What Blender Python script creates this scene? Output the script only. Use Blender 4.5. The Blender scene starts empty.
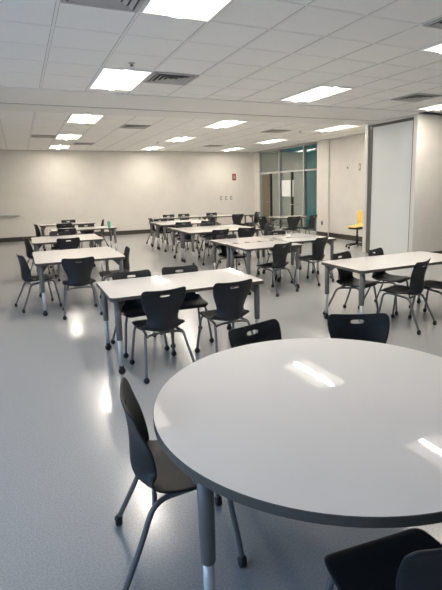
import bpy, bmesh, math, random
from mathutils import Vector, Matrix
PI = math.pi
scene = bpy.context.scene
C = scene.collection

# ------------------------------------------------------------------ camera
F_PX, PITCH, ROLL, YAW = 464.639, 0.187022, -0.024131, 0.435731
CX, CY, CAM_H = 240.830, 275.134, 1.66415
CEIL = 3.078
cd = bpy.data.cameras.new('camera'); cam = bpy.data.objects.new('camera', cd); C.objects.link(cam)
cd.sensor_fit = 'VERTICAL'; cd.sensor_height = 36.0
cd.lens = F_PX / 590.0 * 36.0
cd.shift_x = (221 - CX) / 590.0
cd.shift_y = (CY - 295) / 590.0
cd.clip_start = 0.05; cd.clip_end = 200
Fw = Vector((math.sin(YAW) * math.cos(PITCH), math.cos(YAW) * math.cos(PITCH), -math.sin(PITCH)))
R0 = Vector((math.cos(YAW), -math.sin(YAW), 0)); U0 = R0.cross(Fw)
Rt = R0 * math.cos(ROLL) + U0 * math.sin(ROLL); Up = -R0 * math.sin(ROLL) + U0 * math.cos(ROLL)
M = Matrix((Rt, Up, -Fw)).transposed().to_4x4(); M.translation = Vector((0, 0, CAM_H))
cam.matrix_world = M
scene.camera = cam

# ------------------------------------------------------------------ world, exposure
w = bpy.data.worlds.new('sky'); scene.world = w; w.use_nodes = True
w.node_tree.nodes['Background'].inputs[0].default_value = (0.55, 0.75, 1.0, 1)
w.node_tree.nodes['Background'].inputs[1].default_value = 0.5
scene.view_settings.view_transform = 'Standard'; scene.view_settings.look = 'None'
scene.view_settings.gamma = 1; scene.view_settings.use_curve_mapping = False
scene.view_settings.exposure = 0.86

LENS_E, WING_E, DAY_E = 80.0, 1.1, 44.0
# daylight entering by the windows of the left wall (just outside each pane)
def daylight(x, y, z, sx, sy, rot, e, col):
    l = bpy.data.lights.new('window_daylight', 'AREA'); l.shape = 'RECTANGLE'; l.size = sx; l.size_y = sy
    l.energy = e; l.color = col
    o = bpy.data.objects.new('window_daylight', l); o.location = (x, y, z); o.rotation_euler = rot; C.objects.link(o)
for wy in (-0.9, 2.1, 5.1):
    daylight(-4.45, wy, 1.75, 1.7, 2.3, (0, -PI / 2 + 0.75, 0), DAY_E, (0.38, 0.62, 1.0))

# ------------------------------------------------------------------ materials
def mat(name, col, rough=0.5, metal=0.0, spec=0.5, coat=0.0, emis=None, es=0, alpha=None, trans=0, coat_rough=0.05):
    m = bpy.data.materials.new(name); m.use_nodes = True
    b = m.node_tree.nodes['Principled BSDF']
    b.inputs['Base Color'].default_value = (*col, 1); b.inputs['Roughness'].default_value = rough
    b.inputs['Metallic'].default_value = metal; b.inputs['Specular IOR Level'].default_value = spec
    b.inputs['Coat Weight'].default_value = coat; b.inputs['Coat Roughness'].default_value = coat_rough
    b.inputs['Transmission Weight'].default_value = trans
    if emis: b.inputs['Emission Color'].default_value = (*emis, 1); b.inputs['Emission Strength'].default_value = es
    return m
def noisy(m, scale, c1, c2, lo=0.35, hi=0.65, detail=4, bump=0.0, bscale=None):
    nt = m.node_tree; b = nt.nodes['Principled BSDF']
    tc = nt.nodes.new('ShaderNodeTexCoord'); n = nt.nodes.new('ShaderNodeTexNoise')
    n.inputs['Scale'].default_value = scale; n.inputs['Detail'].default_value = detail
    r = nt.nodes.new('ShaderNodeValToRGB')
    r.color_ramp.elements[0].position = lo; r.color_ramp.elements[1].position = hi
    r.color_ramp.elements[0].color = (*c1, 1); r.color_ramp.elements[1].color = (*c2, 1)
    nt.links.new(tc.outputs['Object'], n.inputs['Vector']); nt.links.new(n.outputs['Fac'], r.inputs['Fac'])
    nt.links.new(r.outputs['Color'], b.inputs['Base Color'])
    if bump:
        n2 = nt.nodes.new('ShaderNodeTexNoise'); n2.inputs['Scale'].default_value = bscale or scale
        bm_ = nt.nodes.new('ShaderNodeBump'); bm_.inputs['Strength'].default_value = bump; bm_.inputs['Distance'].default_value = 0.004
        nt.links.new(tc.outputs['Object'], n2.inputs['Vector']); nt.links.new(n2.outputs['Fac'], bm_.inputs['Height'])
        nt.links.new(bm_.outputs['Normal'], b.inputs['Normal'])
    return m
M_floor = noisy(mat('polished_speckled_floor', (.4, .4, .4), 0.21, spec=0.5, coat=0.07, coat_rough=0.05), 120, (.33, .335, .34), (.46, .46, .455), .32, .68, 5, 0.008, 2.2)
M_wall = noisy(mat('painted_wall', (.6, .6, .6), 0.75), 3, (.70, .665, .605), (.73, .695, .635), bump=0.05, bscale=180)
M_tile = noisy(mat('ceiling_tile', (.7, .7, .7), 0.9), 90, (.88, .87, .835), (.93, .92, .885), .3, .6, 8, 0.25, 140)
M_bar = mat('ceiling_grid_white', (.87, .86, .83), 0.8)
M_gap = mat('dark_gap', (.36, .35, .33), 0.8)
M_gyp = mat('ceiling_gypsum', (.84, .83, .80), 0.8)
M_track = mat('dark_track', (.06, .06, .055), 0.5)
M_base = mat('dark_base', (.055, .045, .04), 0.5)
M_white = noisy(mat('white_laminate', (.8, .8, .8), 0.025, spec=0.5), 1.5, (.79, .758, .735), (.81, .78, .757))
M_edge = mat('grey_edge_band', (.095, .082, .07), 0.45)
M_leg = mat('silver_paint', (.17, .165, .155), 0.42, metal=0.15)
M_chrome = mat('pale_metal', (.62, .62, .61), 0.3, metal=0.25)
M_rubber = mat('black_rubber', (.012, .012, .013), 0.5)
M_shell = noisy(mat('charcoal_plastic', (.03, .03, .03), 0.5, spec=0.3), 300, (.020, .021, .024), (.027, .028, .031))
M_tube = mat('grey_tube', (.155, .155, .155), 0.35, metal=0.25)
M_alu = mat('aluminium', (.50, .50, .48), 0.4, metal=0.3)
M_dark = mat('dark_gasket', (.035, .035, .03), 0.5)
M_glass = mat('clear_glass', (.93, .98, .97), 0.0, trans=1.0); M_glass.node_tree.nodes['Principled BSDF'].inputs['IOR'].default_value = 1.45
M_panel = mat('pale_glossy_panel', (.80, .825, .80), 0.22)
M_panelframe = mat('bronze_frame', (.14, .13, .115), 0.4)
M_jamb = mat('white_jamb', (.72, .70, .65), 0.5)
M_teal = mat('teal_paint', (.035, .40, .47), 0.6)
M_yellow = mat('yellow_plastic', (.80, .54, .14), 0.4)
M_black = mat('black_plastic', (.012, .012, .012), 0.4)
M_red = mat('red_plastic', (.30, .03, .025), 0.4)
M_plate = mat('grey_plate', (.30, .29, .26), 0.4)
M_green = mat('green_bottle', (.16, .62, .42), 0.15, trans=0.35)
M_wood = mat('wood_door', (.42, .26, .13), 0.45)
M_paper = mat('white_paper', (.80, .81, .80), 0.6)
M_lens = mat('lamp_lens', (1, 1, 1), 0.5, emis=(1.0, .92, .81), es=LENS_E)
M_wing = mat('lamp_basket', (.9, .9, .9), 0.5, emis=(1.0, .92, .81), es=WING_E)
M_vent = mat('vent_metal', (.46, .45, .43), 0.45)
M_ventdark = mat('vent_inside', (.03, .03, .03), 0.8)

# ------------------------------------------------------------------ helpers
def obj(name, bm, m, parent=None, smooth=False, bevel=0):
    me = bpy.data.meshes.new(name)
    bmesh.ops.recalc_face_normals(bm, faces=bm.faces)
    bm.to_mesh(me); bm.free()
    for mm in (m if isinstance(m, (list, tuple)) else [m]): me.materials.append(mm)
    if smooth:
        for p in me.polygons: p.use_smooth = True
    o = bpy.data.objects.new(name, me); C.objects.link(o); o.parent = parent
    if bevel:
        b = o.modifiers.new('bevel', 'BEVEL'); b.width = bevel; b.segments = 2; b.limit_method = 'ANGLE'
    return o
def struct(name, bm, m, **k):
    o = obj(name, bm, m, **k)
    if not o.parent: o['kind'] = 'structure'
    return o
def box(bm, x0, x1, y0, y1, z0, z1, mi=0):
    v = [bm.verts.new(p) for p in ((x0,y0,z0),(x1,y0,z0),(x1,y1,z0),(x0,y1,z0),(x0,y0,z1),(x1,y0,z1),(x1,y1,z1),(x0,y1,z1))]
    for f in ((0,3,2,1),(4,5,6,7),(0,1,5,4),(1,2,6,5),(2,3,7,6),(3,0,4,7)):
        fc = bm.faces.new([v[i] for i in f]); fc.material_index = mi
    return bm
def B(*a): return box(bmesh.new(), *a)
def lathe(bm, prof, cx=0, cy=0, n=20, mi=0):
    rings = []
    for r, z in prof:
        if r < 1e-5: rings.append([bm.verts.new((cx, cy, z))])
        else: rings.append([bm.verts.new((cx + r*math.cos(2*PI*i/n), cy + r*math.sin(2*PI*i/n), z)) for i in range(n)])
    for a, b in zip(rings, rings[1:]):
        for i in range(n):
            j = (i+1) % n
            if len(a) == 1 and len(b) == 1: continue
            if len(a) == 1: f = bm.faces.new((a[0], b[i], b[j]))
            elif len(b) == 1: f = bm.faces.new((a[i], a[j], b[0]))
            else: f = bm.faces.new((a[i], a[j], b[j], b[i]))
            f.material_index = mi
    for rr in (rings[0], rings[-1]):
        if len(rr) > 2: f = bm.faces.new(rr); f.material_index = mi
    return bm
def catmull(P, n=5):
    P = [Vector(p) for p in P]; out = []
    Q = [P[0]*2-P[1]] + P + [P[-1]*2-P[-2]]
    for i in range(1, len(Q)-2):
        a, b, c, d = Q[i-1], Q[i], Q[i+1], Q[i+2]
        for k in range(n):
            t = k/n
            out.append(0.5*((2*b)+(c-a)*t+(2*a-5*b+4*c-d)*t*t+(3*b-a-3*c+d)*t**3))
    out.append(P[-1]); return out
def tube(bm, pts, r, n=10):
    pts = [Vector(p) for p in pts]; rings = []
    up = Vector((0.13, 0.21, 0.97))
    rr = r if isinstance(r, (list, tuple)) else [r]*len(pts)
    prev = None
    for i, p in enumerate(pts):
        t = (pts[min(i+1, len(pts)-1)] - pts[max(i-1, 0)]).normalized()
        if prev is None:
            a = t.cross(Vector((1, 0.1, 0.05))); a.normalize()
        else:
            a = (prev - t*prev.dot(t)).normalized()
        prev = a; b = t.cross(a)
        rings.append([bm.verts.new(p + (a*math.cos(2*PI*k/n) + b*math.sin(2*PI*k/n))*rr[i]) for k in range(n)])
    for u, v in zip(rings, rings[1:]):
        for k in range(n): bm.faces.new((u[k], u[(k+1) % n], v[(k+1) % n], v[k]))
    bm.faces.new(rings[0]); bm.faces.new(rings[-1])
    return bm
def empty(name, loc=(0,0,0), rz=0):
    o = bpy.data.objects.new(name, None); C.objects.link(o); o.location = loc; o.rotation_euler = (0, 0, rz)
    o.empty_display_size = 0.1; return o
def tag(o, label, cat, group=None):
    o['label'] = label; o['category'] = cat
    if group: o['group'] = group
    return o
def kids(o): return [c for c in bpy.data.objects if c.parent == o]
def copy_tree(o, parent=None):
    ks = kids(o); c = o.copy(); C.objects.link(c); c.parent = parent
    for k in ks: copy_tree(k, c)
    return c

# ------------------------------------------------------------------ room shell
XL, XR, Y0, YB = -4.3, 9.0, -3.5, 17.81
XR2 = 11.5                       # near part of the room is wider
PX, PY0, PY1 = 7.6, 7.5, 9.12    # partition pocket
GX = 13.0                        # far side of the corridor behind the glass
struct('floor', B(XL-.2, GX+.2, Y0-.2, YB+.6, -0.1, 0), M_floor)
bm = bmesh.new(); box(bm, XL-.2, GX+.2, Y0-.2, YB+.6, CEIL+.003, CEIL+0.12); struct('ceiling', bm, M_tile)
# grid bars: one procedural pattern of thin bars, two zones
bm = bmesh.new(); bg = bmesh.new()
gx0 = 0.366 + 0.05
def zone(y0, y1, yref):
    x = gx0 - 0.61*8
    while x < 11.4:
        if x > XL and (x < XR or y1 < 8):
            box(bm, x-.012, x+.012, y0, y1, CEIL-.0010, CEIL+.004)
            box(bg, x+.012, x+.0155, y0, y1, CEIL+.0005, CEIL+.0035); box(bg, x-.0155, x-.012, y0, y1, CEIL+.0005, CEIL+.0035)
        x += 0.61
    y = yref
    while y > y0: y -= 0.61
    y += 0.61
    while y < y1:
        xe = XR2 if y1 < 8 else XR
        box(bm, XL, xe, y-.012, y+.012, CEIL-.0009, CEIL+.004)
        if y1 < 8: box(bg, XL, xe, y+.012, y+.0155, CEIL+.0004, CEIL+.0036)
        y += 0.61
zone(Y0, 7.36, 3.43); zone(9.38, YB, 9.45)
struct('trim_1', bm, M_bar); struct('trim_2', bg, M_gap)
# plaster band across the ceiling with the folding partition's track
bm = bmesh.new(); box(bm, XL, 8.62, 7.36, 8.595, CEIL-.012, CEIL+.011); box(bm, XL, PX, 8.665, 9.38, CEIL-.012, CEIL+.011)
box(bm, PX, XR2, 7.36, 7.5, CEIL-.012, CEIL+.011)
struct('trim_3', bm, M_gyp)
struct('trim_4', B(XL, PX, 8.595, 8.665, CEIL-.006, CEIL+.011), M_track)

struct('wall_back', B(XL-.2, XR+.15, YB, YB+.15, 0, CEIL+.1), M_wall)
struct('wall_front', B(XL-.2, XR2+.2, Y0-.15, Y0, 0, CEIL+.1), M_wall)
struct('wall_right_near', B(XR2, XR2+.15, Y0, PY0, 0, CEIL+.1), M_wall)
# left wall with three big windows (outside the frame, where the daylight comes from)
bm = bmesh.new()
ws = [(-1.8, 0.0), (1.2, 3.0), (4.2, 6.0)]
box(bm, XL-.15, XL, Y0, YB, 0, .55); box(bm, XL-.15, XL, Y0, YB, 2.95, CEIL+.1)
ys = [Y0] + [v for a in ws for v in a] + [YB]
for a, b in zip(ys[::2], ys[1::2]): box(bm, XL-.15, XL, a, b, .55, 2.95)
struct('wall_left', bm, M_wall)
for i, (a, b) in enumerate(ws):
    bm = bmesh.new()
    for (p, q_) in ((a, a+.05), (b-.05, b), ((a+b)/2-.025, (a+b)/2+.025)): box(bm, XL-.1, XL-.04, p, q_, .55, 2.95)
    for (p, q_) in ((.55, .6), (2.9, 2.95), (1.9, 1.95)): box(bm, XL-.099, XL-.041, a+.05, b-.05, p, q_)
    f = struct('window_%d' % (i+1), bm, M_alu)
# right side wall beyond the partition pocket
bm = bmesh.new(); box(bm, XR, XR+.15, 8.9, 12.46, 0, CEIL+.1); struct('wall_right', bm, M_wall)
struct('wall_right_pier', B(XR-.05, XR+.15, 12.46, 13.10, 0, CEIL+.1), M_wall)
struct('wall_right_far', B(XR, XR+.15, 17.33, YB, 0, CEIL+.1), M_wall)
# pocket box
bm = bmesh.new(); box(bm, PX+.03, XR2+.15, PY0, PY0+.12, 0, CEIL+.1); box(bm, PX+.15, XR, PY1-.12, PY1, 0, CEIL+.1)
struct('wall_pocket', bm, M_wall)
bm = bmesh.new(); box(bm, PX, PX+.15, PY1-.10, PY1+.01, 0, CEIL-.0); box(bm, PX, PX+.15, PY0-.01, PY0+.1, 0, CEIL)
box(bm, PX+.001, PX+.15, PY0+.1, PY1-.10, 3.02, CEIL)
struct('trim_5', bm, M_jamb, bevel=.004)
# pocket door panel: a pale glossy leaf in a dark frame
d = empty('door_1', (PX, (PY0+PY1)/2, 0)); d['kind'] = 'structure'
ya, yb = PY0+.1-d.location.y, PY1-.10-d.location.y
bm = bmesh.new(); box(bm, .02, .10, ya, ya+.035, 0.0, 3.02); box(bm, .02, .10, yb-.13, yb, 0.0, 3.02); box(bm, .021, .099, ya+.035, yb-.13, 2.96, 3.019)
obj('door_frame', bm, M_panelframe, d)
obj('door_leaf', B(.035, .08, ya+.035, yb-.13, 0.02, 2.96), M_panel, d, bevel=.003)
# baseboards
struct('baseboard_back', B(XL, XR, YB-.012, YB, 0, .15), M_base)
struct('baseboard_right', B(XR-.012, XR, PY1, 12.46, 0, .15), M_base)
struct('baseboard_pier', B(XR-.062, XR-.05, 12.46, 13.10, 0, .15), M_base)
struct('baseboard_pocket', B(PX+.15, XR2, PY0-.012, PY0, 0, .15), M_base)

# ------------------------------------------------------------------ storefront glass wall and the corridor behind
st = empty('window_4', (XR+.07, 15.2, 0)); st['kind'] = 'structure'
ymul = [13.10, 14.02, 15.70, 17.33]
bm = bmesh.new()
def SB(y0, y1, z0, z1, t=.05): box(bm, -t, t, y0-15.2, y1-15.2, z0, z1)
for y in ymul: 
    SB(max(y-.035, 13.1), min(y+.035, 17.33), 0, CEIL)
SB(13.135, 17.295, 3.02, CEIL-.001, .049); SB(13.135, 17.295, 2.16, 2.22, .049); SB(13.135, 17.295, 0, .12, .049)
obj('window_frame', bm, M_alu, st)
bm = bmesh.new()
for y in (14.85, 16.45): box(bm, -.045, .045, y-.03-15.2, y+.03-15.2, .12, 2.16)
for y in (13.99, 15.67, 16.41, 14.81):
    box(bm, -.051, -.0505, y-.028-15.2, y-.002-15.2, .12, 3.0 if y in (13.99, 15.67) else 2.16)
obj('door_stile', bm, M_dark, st)
bm = bmesh.new()
for a, b in zip(ymul, ymul[1:]):
    box(bm, -.004, .004, a+.04-15.2, b-.04-15.2, 2.22, 3.02); 
for a, b in ((13.14, 13.98), (14.06, 14.82), (14.88, 15.66), (15.74, 16.42), (16.48, 17.29)):
    box(bm, -.004, .004, a-15.2, b-15.2, .12, 2.16)
obj('glass', bm, M_glass, st)
obj('push_bar', tube(bmesh.new(), [(-.07, .05-.3, 1.0), (-.07, .05-.95, 1.0)], .012), M_alu, st)
struct('wall_corridor', B(GX, GX+.15, PY1, YB+.5, 0, CEIL+.1), M_wall)
struct('wall_corridor_end', B(XR+.15, GX, YB+.2, YB+.35, 0, CEIL+.1), M_wall)
struct('wall_corridor_near', B(XR+.15, GX, 10.9, 11.05, 0, CEIL+.1), M_wall)
struct('wall_corridor_teal', B(10.25, 10.45, 11.05, 15.9, 0, CEIL), M_teal)
struct('trim_6', B(XR+.16, 10.24, 13.2, 16.0, 2.93, CEIL+.01), M_teal)
dd = empty('door_2', (9.52, YB+.19, 0)); dd['kind'] = 'structure'
obj('door_leaf', B(-.30, .30, -.04, 0, 0, 2.15), M_wood, dd); 
bm = bmesh.new(); box(bm, -.35, -.30, -.05, 0, 0, 2.2); box(bm, .30, .35, -.05, 0, 0, 2.2); box(bm, -.30, .30, -.05, 0, 2.15, 2.2); obj('door_frame', bm, M_alu, dd)
obj('door_handle', B(.16, .27, -.09, -.04, 1.0, 1.03), M_alu, dd)

# ------------------------------------------------------------------ ceiling lights, vents
def troffer(x, y, label, first=[None]):
    if first[0] is None:
        t = empty('ceiling_light', (x, y, CEIL))
        W, L = .293, .598
        bm = bmesh.new()
        for (a, b, c, e) in ((-W-.008, -W+.012, -L-.006, L+.006), (W-.012, W+.008, -L-.006, L+.006)): box(bm, a, b, c, e, -.012, .01)
        for (c, e) in ((-L-.006, -L+.014), (L-.014, L+.006)): box(bm, -W+.012, W-.012, c, e, -.012, .01)
        obj('frame', bm, M_bar, t)
        bm = bmesh.new()
        box(bm, -.036, .036, -L+.014, L-.014, -.010, .002); obj('lens', bm, M_lens, t)
        bm = bmesh.new()
        for s in (-1, 1):
            for k in range(5):
                u0, u1 = k/5, (k+1)/5
                x0_, x1_ = .037+u0*.242, .037+u1*.242
                z0_, z1_ = -.009+.008*math.sin(u0*PI), -.009+.008*math.sin(u1*PI)
                v = [bm.verts.new(p) for p in ((s*x0_, -L+.015, z0_), (s*x1_, -L+.015, z1_), (s*x1_, L-.015, z1_), (s*x0_, L-.015, z0_))]
                bm.faces.new(v if s < 0 else v[::-1])
        obj('basket', bm, M_wing, t, smooth=True)
        first[0] = t
    else:
        t = copy_tree(first[0]); t.location = (x, y, CEIL)
    tag(t, label, 'ceiling light', 'recessed ceiling lights'); return t
colx = {1: 1.331, 2: 4.381, 3: 7.431}
rows = [(3.43, 'nearest the camera'), (6.49, 'in the row just before the partition track'), (10.06, 'in the first row beyond the partition track'), (13.40, 'in the second row beyond the partition track'), (16.45, 'in the row nearest the back wall')]
cn = {1: 'left column', 2: 'middle column', 3: 'right column'}
for y, rn in rows:
    for k in (1, 2, 3):
        if y < 5 and k == 3: continue
        troffer(colx[k], y, 'glowing white recessed light, %s, %s' % (cn[k], rn))
troffer(11.3-.4, 15.2, 'white recessed light of the corridor behind the glass wall')
troffer(9.8, 14.6, 'unseen recessed light added to brighten the teal wall of the corridor')  # added lamp, unseen, meant to brighten the teal wall

def vent(x, y, label, first=[None]):
    if first[0] is None:
        t = empty('ceiling_vent', (x, y, CEIL)); W = .29
        bm = bmesh.new()
        for (a, b, c, e) in ((-W, -W+.035, -W, W), (W-.035, W, -W, W), (-W+.035, W-.035, -W, -W+.035), (-W+.035, W-.035, W-.035, W)): box(bm, a, b, c, e, -.014, .01)
        obj('frame', bm, M_vent, t)
        obj('backing', B(-W+.035, W-.035, -W+.035, W-.035, -.0005, .004), M_ventdark, t)
        bm = bmesh.new()
        for k in range(4):
            r0 = .235 - k*.058; r1 = r0-.034
            for q_ in range(4):
                M4 = Matrix.Rotation(q_*PI/2, 3, 'Z')
                pts = [(-r0, -r0, -.016), (r0, -r0, -.016), (r1, -r1, -.003), (-r1, -r1, -.003)]
                v = [bm.verts.new(M4 @ Vector(p)) for p in pts]; bm.faces.new(v)
        o = obj('slat', bm, M_vent, t)
        s = o.modifiers.new('s', 'SOLIDIFY'); s.thickness = .002
        first[0] = t
    else: t = copy_tree(first[0]); t.location = (x, y, CEIL)
    return tag(t, label, 'air vent', 'ceiling air vents')
for x, y, l in ((.72, 3.74, 'square metal ceiling vent at the top left, beside the nearest light'),
                (1.94, 6.18, 'square louvred ceiling vent right of the light with a sprinkler beside it'),
                (3.77, 3.13, 'grey square ceiling vent at the upper right edge'),
                (6.21, 6.18, 'dark louvred ceiling vent above the tall pale panel'),
                (2.55, 10.98, 'louvred vent just beyond the track, between left and middle lights'),
                (.72, 13.4, 'small far ceiling vent left of the left light column'),
                (1.94, 15.25, 'far ceiling vent near the back wall, right of the left lights'),
                (6.21, 10.98, 'louvred vent beyond the track, between middle and right lights'),
                (6.21, 15.25, 'far ceiling vent near the glass wall, by the back wall')):
    vent(x, y, l)
def sprinkler(x, y, label):
    t = empty('sprinkler', (x, y, CEIL))
    obj('escutcheon', lathe(bmesh.new(), [(.001, -.006), (.035, -.006), (.04, .006), (.001, .006)]), M_vent, t, smooth=True)
    bm = lathe(bmesh.new(), [(.010, -.026), (.010, -.006)], n=10); lathe(bm, [(.001, -.032), (.024, -.030), (.024, -.026), (.001, -.025)], n=12)
    obj('head', bm, M_track, t)
    tag(t, label, 'sprinkler', 'ceiling sprinklers')
sprinkler(1.31, 5.62, 'small ceiling sprinkler beside the second light of the left column')
sprinkler(4.0, 14.36, 'small dark sprinkler far off beside the middle lights')
sprinkler(6.9, 10.9, 'small sprinkler beyond the track near the right lights')

# ------------------------------------------------------------------ chairs
def chair_proto():
    t = empty('classroom_chair')
    prof = [ # y, z, halfwidth, curl
        (.235, .408, .150, .000), (.232, .426, .185, .000), (.205, .437, .205, .000), (.13, .432, .215, .002), (.05, .422, .218, .006),
        (-.04, .410, .218, .014), (-.11, .402, .214, .028), (-.158, .405, .200, .044), (-.188, .424, .178, .056),
        (-.202, .458, .154, .062), (-.205, .498, .142, .062), (-.203, .545, .148, .058), (-.201, .595, .166, .050), (-.202, .645, .190, .040), (-.206, .690, .205, .030),
        (-.210, .722, .209, .026), (-.210, .729, .210, .024), (-.2105, .733, .210, .024), (-.216, .759, .210, .020), (-.217, .763, .209, .020), (-.221, .780, .204, .016), (-.224, .791, .194, .013), (-.225, .796, .172, .010)]
    us = [-1, -.9, -.72, -.5, -.27, -.235, 0, .235, .27, .5, .72, .9, 1]
    n = len(prof); bm = bmesh.new(); rows_ = []
    for i, (y, z, w_, c) in enumerate(prof):
        a = prof[max(i-1, 0)]; b = prof[min(i+1, n-1)]
        ty, tz = b[0]-a[0], b[1]-a[1]; L = math.hypot(ty, tz); ny, nz = -tz/L*-1, ty/L*-1   # towards the sitter
        r = []
        for u in us:
            d_ = c * abs(u)**2.0 * 1.6
            zz = z + (.006*u*u if i >= 18 else 0)
            r.append(bm.verts.new((w_*u, y + ny*d_, zz + nz*d_)))
        rows_.append(r)
    for i in range(n-1):
        for j in range(len(us)-1):
            if i == 17 and j in (5, 6): continue      # handle slot
            bm.faces.new((rows_[i][j], rows_[i][j+1], rows_[i+1][j+1], rows_[i+1][j]))
    o = obj('seat_shell', bm, M_shell, t, smooth=True)
    s = o.modifiers.new('s', 'SOLIDIFY'); s.thickness = .011; s.offset = 0
    s = o.modifiers.new('ss', 'SUBSURF'); s.levels = 1; s.render_levels = 1
    for sx in (-1, 1):
        fr = catmull([(sx*.150, -.005, .388), (sx*.155, .09, .404), (sx*.165, .160, .402), (sx*.178, .190, .370), (sx*.19, .198, .30), (sx*.205, .222, .15), (sx*.215, .235, .045)], 4)
        l = obj('leg', tube(bmesh.new(), fr, .0125), M_tube, t, smooth=True)
        obj('caster', caster(sx*.215, .236, .026), M_rubber, l, smooth=True)
        rr = catmull([(sx*.150, -.005, .388), (sx*.158, -.08, .380), (sx*.178, -.125, .365), (sx*.187, -.152, .325), (sx*.205, -.195, .22), (sx*.235, -.275, .045)], 4)
        l = obj('leg', tube(bmesh.new(), rr, .0125), M_tube, t, smooth=True)
        obj('caster', caster(sx*.235, -.277, .026), M_rubber, l, smooth=True)
    obj('stretcher', tube(bmesh.new(), [(-.153, .07, .401), (.153, .07, .401)], .011), M_tube, t, smooth=True)
    obj('stretcher', tube(bmesh.new(), catmull([(-.178, -.128, .362), (-.12, -.12, .378), (0, -.115, .382), (.12, -.12, .378), (.178, -.128, .362)], 3), .011), M_tube, t, smooth=True)
    return t
def caster(x, y, r):
    # a small swivel caster: wheel pair with a hood
    bm = bmesh.new()
    prof = [(.001, -.017), (r*.72, -.017), (r*.96, -.011), (r, -.004), (r*.86, 0), (r, .004), (r*.96, .011), (r*.72, .017), (.001, .017)]
    b2 = bmesh.new(); lathe(b2, prof, n=14)
    me = bpy.data.meshes.new('tmp'); bmesh.ops.rotate(b2, verts=b2.verts, cent=(0, 0, 0), matrix=Matrix.Rotation(PI/2, 3, 'X'))
    bmesh.ops.translate(b2, verts=b2.verts, vec=(x, y, r+.001)); b2.to_mesh(me); b2.free(); bm.from_mesh(me); bpy.data.meshes.remove(me)
    lathe(bm, [(.012, r-.004), (.020, r+.006), (.0205, r+.018), (.014, r+.027), (.010, r+.032)], x, y, n=10)
    return bm
chair0 = chair_proto(); used = [False]
def chair(x, y, deg, label, group='charcoal classroom chairs'):
    """deg: heading, 0 faces +Y (away), 90 faces +X (right)"""
    c = chair0 if not used[0] else copy_tree(chair0)
    used[0] = True
    c.location = (x, y, 0); c.rotation_euler = (0, 0, -math.radians(deg))
    return tag(c, label, 'chair', group)

# ------------------------------------------------------------------ tables
def table_leg(t, x, y, ang, top=.705):
    """silver column with a flared bracket, a paler inner tube and a caster"""
    bm = bmesh.new()
    lathe(bm, [(.024, .33), (.027, .335), (.030, .50), (.030, top-.004)], x, y, n=16)
    # gusset spreading inward under the top
    dx, dy = math.cos(ang), math.sin(ang); px, py = -dy*.018, dx*.018
    for (a, b) in (((0, top-.11), (.12, top-.02)),):
        vs = []
        for s in (-1, 1):
            for (u, z) in ((.02, top-.10), (.13, top-.02), (.13, top-.004), (.0, top-.004)):
                vs.append(bm.verts.new((x+dx*u+px*s, y+dy*u+py*s, z)))
        for f in ((0,1,2,3),(7,6,5,4),(0,4,5,1),(1,5,6,2),(2,6,7,3),(3,7,4,0)): bm.faces.new([vs[i] for i in f])
    box(bm, x-.055, x+.055, y-.055, y+.055, top-.006, top-.0005)
    l = obj('leg', bm, M_leg, t, smooth=False)
    for p in l.data.polygons: p.use_smooth = len(p.vertices) == 4 and abs(p.normal.z) < .3
    obj('leg_extension', lathe(bmesh.new(), [(.021, .08), (.021, .34)], x, y, n=14), M_chrome, l, smooth=True)
    obj('caster', caster_big(x, y), M_rubber, l, smooth=True)
def caster_big(x, y):
    bm = caster(x, y, .033); lathe(bm, [(.012, .045), (.02, .06), (.022, .085), (.012, .09)], x, y, n=12); return bm
def rect_table(x0, x1, y0, y1, label, rz=0, cats='table', group='white rectangular classroom tables', rad=.05):
    cx, cy = (x0+x1)/2, (y0+y1)/2; hx, hy = (x1-x0)/2, (y1-y0)/2
    t = empty('classroom_table', (cx, cy, 0), rz)
    out = []
    for (sx, sy, a0) in ((1, 1, 0), (-1, 1, 90), (-1, -1, 180), (1, -1, 270)):
        for k in range(5):
            a = math.radians(a0 + k*22.5)
            out.append((sx*(hx-rad)+rad*math.cos(a), sy*(hy-rad)+rad*math.sin(a)))
    obj('tabletop', slab(out), [M_white, M_edge], t)
    for sx in (-1, 1):
        for sy in (-1, 1):
            table_leg(t, sx*(hx-.065), sy*(hy-.065), math.atan2(-sy, -sx))
    bm = bmesh.new(); box(bm, -hx+.14, hx-.14, -.02, .02, .675, .7045)
    obj('underframe', bm, M_leg, t)
    return tag(t, label, 'table', group)
def slab(out, z0=.705, z1=.735):
    bm = bmesh.new(); b = .0025
    lo = [bm.verts.new((x, y, z0)) for x, y in out]; hi = [bm.verts.new((x, y, z1-b)) for x, y in out]
    ti = [bm.verts.new((x*(1-.003), y*(1-.003), z1)) for x, y in out]
    n = len(out)
    f = bm.faces.new(lo[::-1]); f.material_index = 1
    for i in range(n):
        j = (i+1) % n
        f = bm.faces.new((lo[i], lo[j], hi[j], hi[i])); f.material_index = 1
        f = bm.faces.new((hi[i], hi[j], ti[j], ti[i])); f.material_index = 1
    f = bm.faces.new(ti); f.material_index = 0
    return bm
def round_table(cx, cy, R, angs, label, rl):
    t = empty('round_table', (cx, cy, 0))
    out = [(R*math.cos(2*PI*i/96), R*math.sin(2*PI*i/96)) for i in range(96)]
    obj('tabletop', slab(out, .700), [M_white, M_edge], t)
    for a in angs:
        a = math.radians(a); table_leg(t, rl*math.cos(a), rl*math.sin(a), a+PI, .70)
    bm = bmesh.new(); 
    for a in angs:
        a = math.radians(a); tube(bm, [(0, 0, .682), ((rl-.1)*math.cos(a), (rl-.1)*math.sin(a), .682)], .016, 8)
    obj('underframe', bm, M_leg, t)
    return tag(t, label, 'table')

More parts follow.
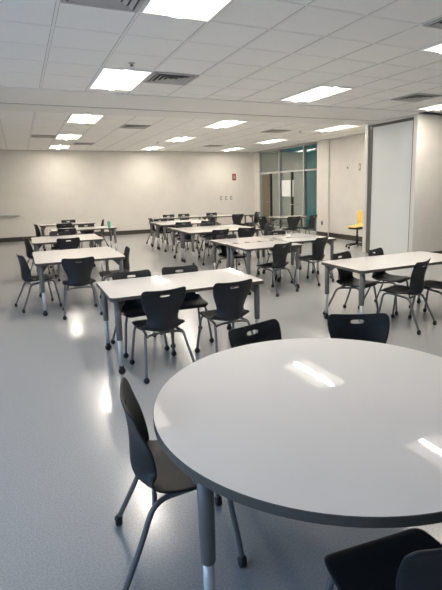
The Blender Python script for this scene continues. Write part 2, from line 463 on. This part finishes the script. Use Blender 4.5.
# foreground round table and its chairs
round_table(1.19, 1.61, .797, (197.4, 287.4, 17.4, 107.4), 'large round white table with grey edge filling the foreground', .734)
CH = 'charcoal chair '
chair(.533, 1.885, 98, CH+'side-on at the left of the foreground round table')
chair(1.315, 2.36, 167, CH+'at the far left side of the round table, slot showing')
chair(1.905, 2.24, 206, CH+'directly beyond the round table, nearest its far right rim')
chair(.975, .885, 6, CH+'black in shade at the bottom right, tucked under the round table')

# table B: middle distance, left of centre
rect_table(.63, 2.16, 4.06, 4.92, 'white rectangular table just beyond the round table, left of centre')
chair(1.06, 4.10, -4, CH+'left one on the near side of the middle table')
chair(1.73, 4.10, -4, CH+'right one on the near side of the middle table')
chair(1.02, 4.77, 178, CH+'left one on the far side of the middle table')
chair(1.55, 4.80, 184, CH+'right one on the far side of the middle table')
# table A: left
rect_table(.10, 1.29, 6.62, 8.02, 'white table at the left with chairs at its end and near side')
chair(.12, 7.30, 78, CH+'side-on at the left end of the left table')
chair(.63, 6.62, 2, CH+'on the near side of the left table, back to the camera')
chair(1.22, 7.12, -85, CH+'at the right end of the left table, back side-on')
chair(.76, 9.50, 0, CH+'on the near side of the second table of the left row')
# table G: behind A
rect_table(.14, 1.42, 9.35, 10.65, 'white table in the left row behind the nearest left table')
chair(.22, 9.88, 78, CH+'at the left end of the second table of the left row')
chair(.72, 10.72, 180, CH+'beyond the second table of the left row')
# table H / I, far left
rect_table(.62, 2.18, 12.02, 12.80, 'white far left table carrying the green bottle')
rect_table(.45, 1.95, 14.2, 15.0, 'white table of the left row nearest the back wall')
chair(.95, 12.0, 0, CH+'on the near side of the table with the green bottle')
chair(1.55, 12.9, 180, CH+'beyond the table with the green bottle, right one')
chair(.52, 14.0, 80, CH+'far left, side-on before the wall')
chair(1.05, 13.9, 0, CH+'far left, near side of the rearmost left table')
chair(1.30, 15.1, 180, CH+'far left, beyond the rearmost left table against the wall')
chair(2.02, 14.5, -85, CH+'far left, at the right end of the rearmost left table')
# table C: right
rect_table(3.29, 4.98, 3.95, 4.74, 'white rectangular table at the right edge beyond the round table')
chair(3.76, 4.66, 160, CH+'far side of the right table, left one under the tabletop')
chair(3.99, 4.01, -22, CH+'angled at the near side of the right table')
chair(4.53, 4.02, -20, CH+'at the right picture edge, near side of the right table')
chair(4.34, 4.68, 158, CH+'far side of the right table, middle one')
# cluster D
G2 = 'white tables pushed together in the centre right cluster'
rect_table(3.04, 4.06, 6.31, 7.06, 'white table, near left one of the four pushed together right of centre')
dt = rect_table(3.04, 4.06, 7.075, 7.85, 'white table, far left one of the four pushed together right of centre')
rect_table(4.075, 5.03, 6.71, 7.28, 'white table, near right one of the four pushed together right of centre')
dr = rect_table(4.075, 5.03, 7.295, 7.90, 'white table, far right one of the four pushed together right of centre')
for tb, pts in ((dt, ((-.32, -.335), (-.10, -.335), (.14, -.335), (.40, -.30))), (dr, ((-.40, -.16), (-.14, -.24)))):
    for gx, gy in pts:
        g = obj('disc', lathe(bmesh.new(), [(.001, .7345), (.046, .7345), (.046, .738), (.038, .7395), (.001, .7385)], gx, gy, 16), M_rubber, tb); g['label'] = 'small flat black disc'  # flat dark discs near the seam of the pushed-together tables
chair(3.56, 6.38, -18, CH+'on the near side of the central cluster, angled left')
chair(4.50, 6.70, -24, CH+'on the near side of the central cluster, its right one')
chair(4.52, 7.80, 178, CH+'on the far side of the central cluster, right one')
chair(3.42, 7.74, 178, CH+'on the far side of the central cluster, left one')
# cluster E
rect_table(3.2, 4.9, 9.35, 10.1, 'white table, near one of the pair behind the central cluster')
rect_table(3.2, 4.9, 10.115, 10.85, 'white table, far one of the pair behind the central cluster')
chair(3.75, 9.25, -8, CH+'left one on the near side of the pair behind the central cluster')
chair(4.42, 9.28, 4, CH+'right one on the near side of the pair behind the central cluster')
chair(3.6, 10.80, 180, CH+'far side of the pair behind the central cluster, left one')
chair(4.3, 10.92, 175, CH+'far side of the pair behind the central cluster, right one')
chair(5.14, 9.75, -90, CH+'right end of the pair behind the central cluster')
# F
rect_table(3.33, 4.9, 11.95, 12.70, 'white table of the middle row, near one of the farther pair')
rect_table(3.33, 4.9, 12.715, 13.45, 'white table of the middle row, far one of the farther pair')
chair(3.75, 14.1, 88, 'charcoal chair side-on at the far left end of the middle row')
chair(3.85, 11.95, 3, 'charcoal chair, near side of the farther middle pair, left one')
chair(4.55, 11.95, 0, 'charcoal chair, near side of the farther middle pair, right one')
chair(3.72, 13.35, 178, 'charcoal chair, far side of the farther middle pair')
# back row
rect_table(4.15, 5.65, 14.6, 15.3, 'white table before the back wall, left one of the back row')
rect_table(5.75, 7.25, 14.3, 15.0, 'white table before the back wall, right one of the back row')
chair(4.56, 15.35, 180, 'charcoal chair behind the left half of the left back-row table')
chair(5.12, 15.4, 180, 'charcoal chair behind the right end of the left back-row table')
chair(6.45, 14.16, 0, 'charcoal chair on the near side of the right back-row table')
chair(6.10, 15.24, 180, 'charcoal chair behind the right back-row table')
chair(7.3, 14.6, -85, 'charcoal chair at the right end of the back-row tables')
# round table by the glass wall
round_table(7.45, 12.5, .62, (265, 355, 85, 175), 'white round table beside the glass wall', .5)
chair(6.62, 12.35, 75, 'charcoal chair left of the round table by the glass wall')
chair(7.12, 11.72, 5, 'charcoal chair on the near side of the round table by the glass wall')
chair(7.76, 11.80, -25, 'charcoal chair right of the round table by the glass wall')

# ------------------------------------------------------------------ yellow task chair
t = empty('task_chair', (8.03, 9.86, 0), math.radians(100))
def bow(w_, prof, m, name, thick=.012):
    bm = bmesh.new(); R_ = []
    for (y, z, hw, c) in prof: R_.append([bm.verts.new((hw*u, y + c*u*u, z + c*.3*u*u)) for u in (-1, -.75, -.4, 0, .4, .75, 1)])
    for a, b in zip(R_, R_[1:]):
        for j in range(6): bm.faces.new((a[j], a[j+1], b[j+1], b[j]))
    o = obj(name, bm, m, t, smooth=True); s = o.modifiers.new('s', 'SOLIDIFY'); s.thickness = thick; s.offset = 0
    s = o.modifiers.new('ss', 'SUBSURF'); s.levels = 1; s.render_levels = 1
bow(1, [(.25, .555, .15, 0), (.24, .575, .20, 0), (.1, .58, .22, .0), (-.05, .572, .22, .0), (-.15, .58, .20, .02), (-.2, .62, .15, .04), (-.215, .68, .14, .04), (-.225, .75, .18, .05), (-.24, .85, .215, .05), (-.255, .94, .20, .04), (-.26, .965, .15, .03)], M_yellow, 'seat_shell')
obj('underseat_mechanism', B(-.16, .16, -.17, .17, .50, .562), M_black, t, bevel=.01)
obj('gas_lift', lathe(bmesh.new(), [(.034, .09), (.034, .34), (.024, .35), (.024, .51)]), M_black, t, smooth=True)
obj('lever', tube(bmesh.new(), [(.1, 0, .52), (.26, .02, .50)], .008), M_black, t)
for k in range(5):
    a = k*2*PI/5+.3; x, y = math.cos(a), math.sin(a)
    l = obj('base_spoke', tube(bmesh.new(), [(0, 0, .11), (x*.15, y*.15, .10), (x*.30, y*.30, .075)], [.026, .02, .014], 8), M_black, t, smooth=True)
    obj('caster', caster(x*.3, y*.3, .028), M_rubber, l, smooth=True)
tag(t, 'yellow shell task chair on black star base beside the tall panel', 'chair')

# ------------------------------------------------------------------ wall devices and small things
def plate(name, x, y, z, w_, h, axis, label, cat, m=M_plate, part=('switch', M_jamb), group=None):
    t = empty(name, (x, y, z))
    if axis == 'y':
        obj('cover_plate', B(-w_/2, w_/2, -.012, 0, -h/2, h/2), m, t, bevel=.002); obj(part[0], B(-w_*.2, w_*.2, -.02, -.012, -h*.25, h*.25), part[1], t)
    else:
        obj('cover_plate', B(-.012, 0, -w_/2, w_/2, -h/2, h/2), m, t, bevel=.002); obj(part[0], B(-.02, -.012, -w_*.2, w_*.2, -h*.25, h*.25), part[1], t)
    return tag(t, label, cat, group)
for i, (x, l) in enumerate(((7.48, 'left'), (7.70, 'middle'), (7.93, 'right'))):
    plate('light_switch', x, YB, 1.24, .09, .16, 'y', 'small grey wall switch on the back wall, %s of three' % l, 'switch')
plate('fire_alarm', 8.09, YB, 2.08, .17, .27, 'y', 'red fire alarm strobe high on the back wall near the glass', 'alarm', M_red, ('strobe', M_plate))
plate('power_outlet', XR-.05, 12.78, .44, .09, .14, 'x', 'grey power outlet low on the pier beside the glass wall', 'outlet', M_plate, ('socket', M_dark))
plate('thermostat', XR, 11.0, 2.16, .09, .2, 'x', 'small pale wall sensor beside the tall panel', 'sensor', M_plate, ('cover', M_jamb))
plate('wall_sensor', XR, 11.55, 2.16, .05, .06, 'x', 'tiny round sensor on the side wall left of the larger one', 'sensor', M_plate, ('lens', M_dark))
t = empty('marker_ledge', (-.34, YB, .9)); obj('tray', B(-.3, .3, -.07, 0, -.02, 0), M_plate, t); obj('tray_lip', B(-.3, .3, -.075, -.07, -.02, .015), M_alu, t)
tag(t, 'narrow grey marker ledge low on the back wall at far left', 'ledge')
t = empty('bottle', (2.0, 12.16, .735))
obj('bottle_body', lathe(bmesh.new(), [(.001, 0), (.036, 0), (.038, .01), (.038, .13), (.03, .15), (.016, .165), (.016, .175), (.001, .175)]), M_green, t, smooth=True)
obj('cap', lathe(bmesh.new(), [(.001, .172), (.019, .172), (.019, .195), (.001, .195)]), M_paper, t, smooth=True)
tag(t, 'small green bottle standing on the far left table', 'bottle')
o = obj('paper_sheet', B(-.006, -.001, -.42, .42, -.30, .30), M_paper); o.location = (XR+.066, 15.16, 1.58)
tag(o, 'large white paper sheet hung on the glass wall', 'paper')
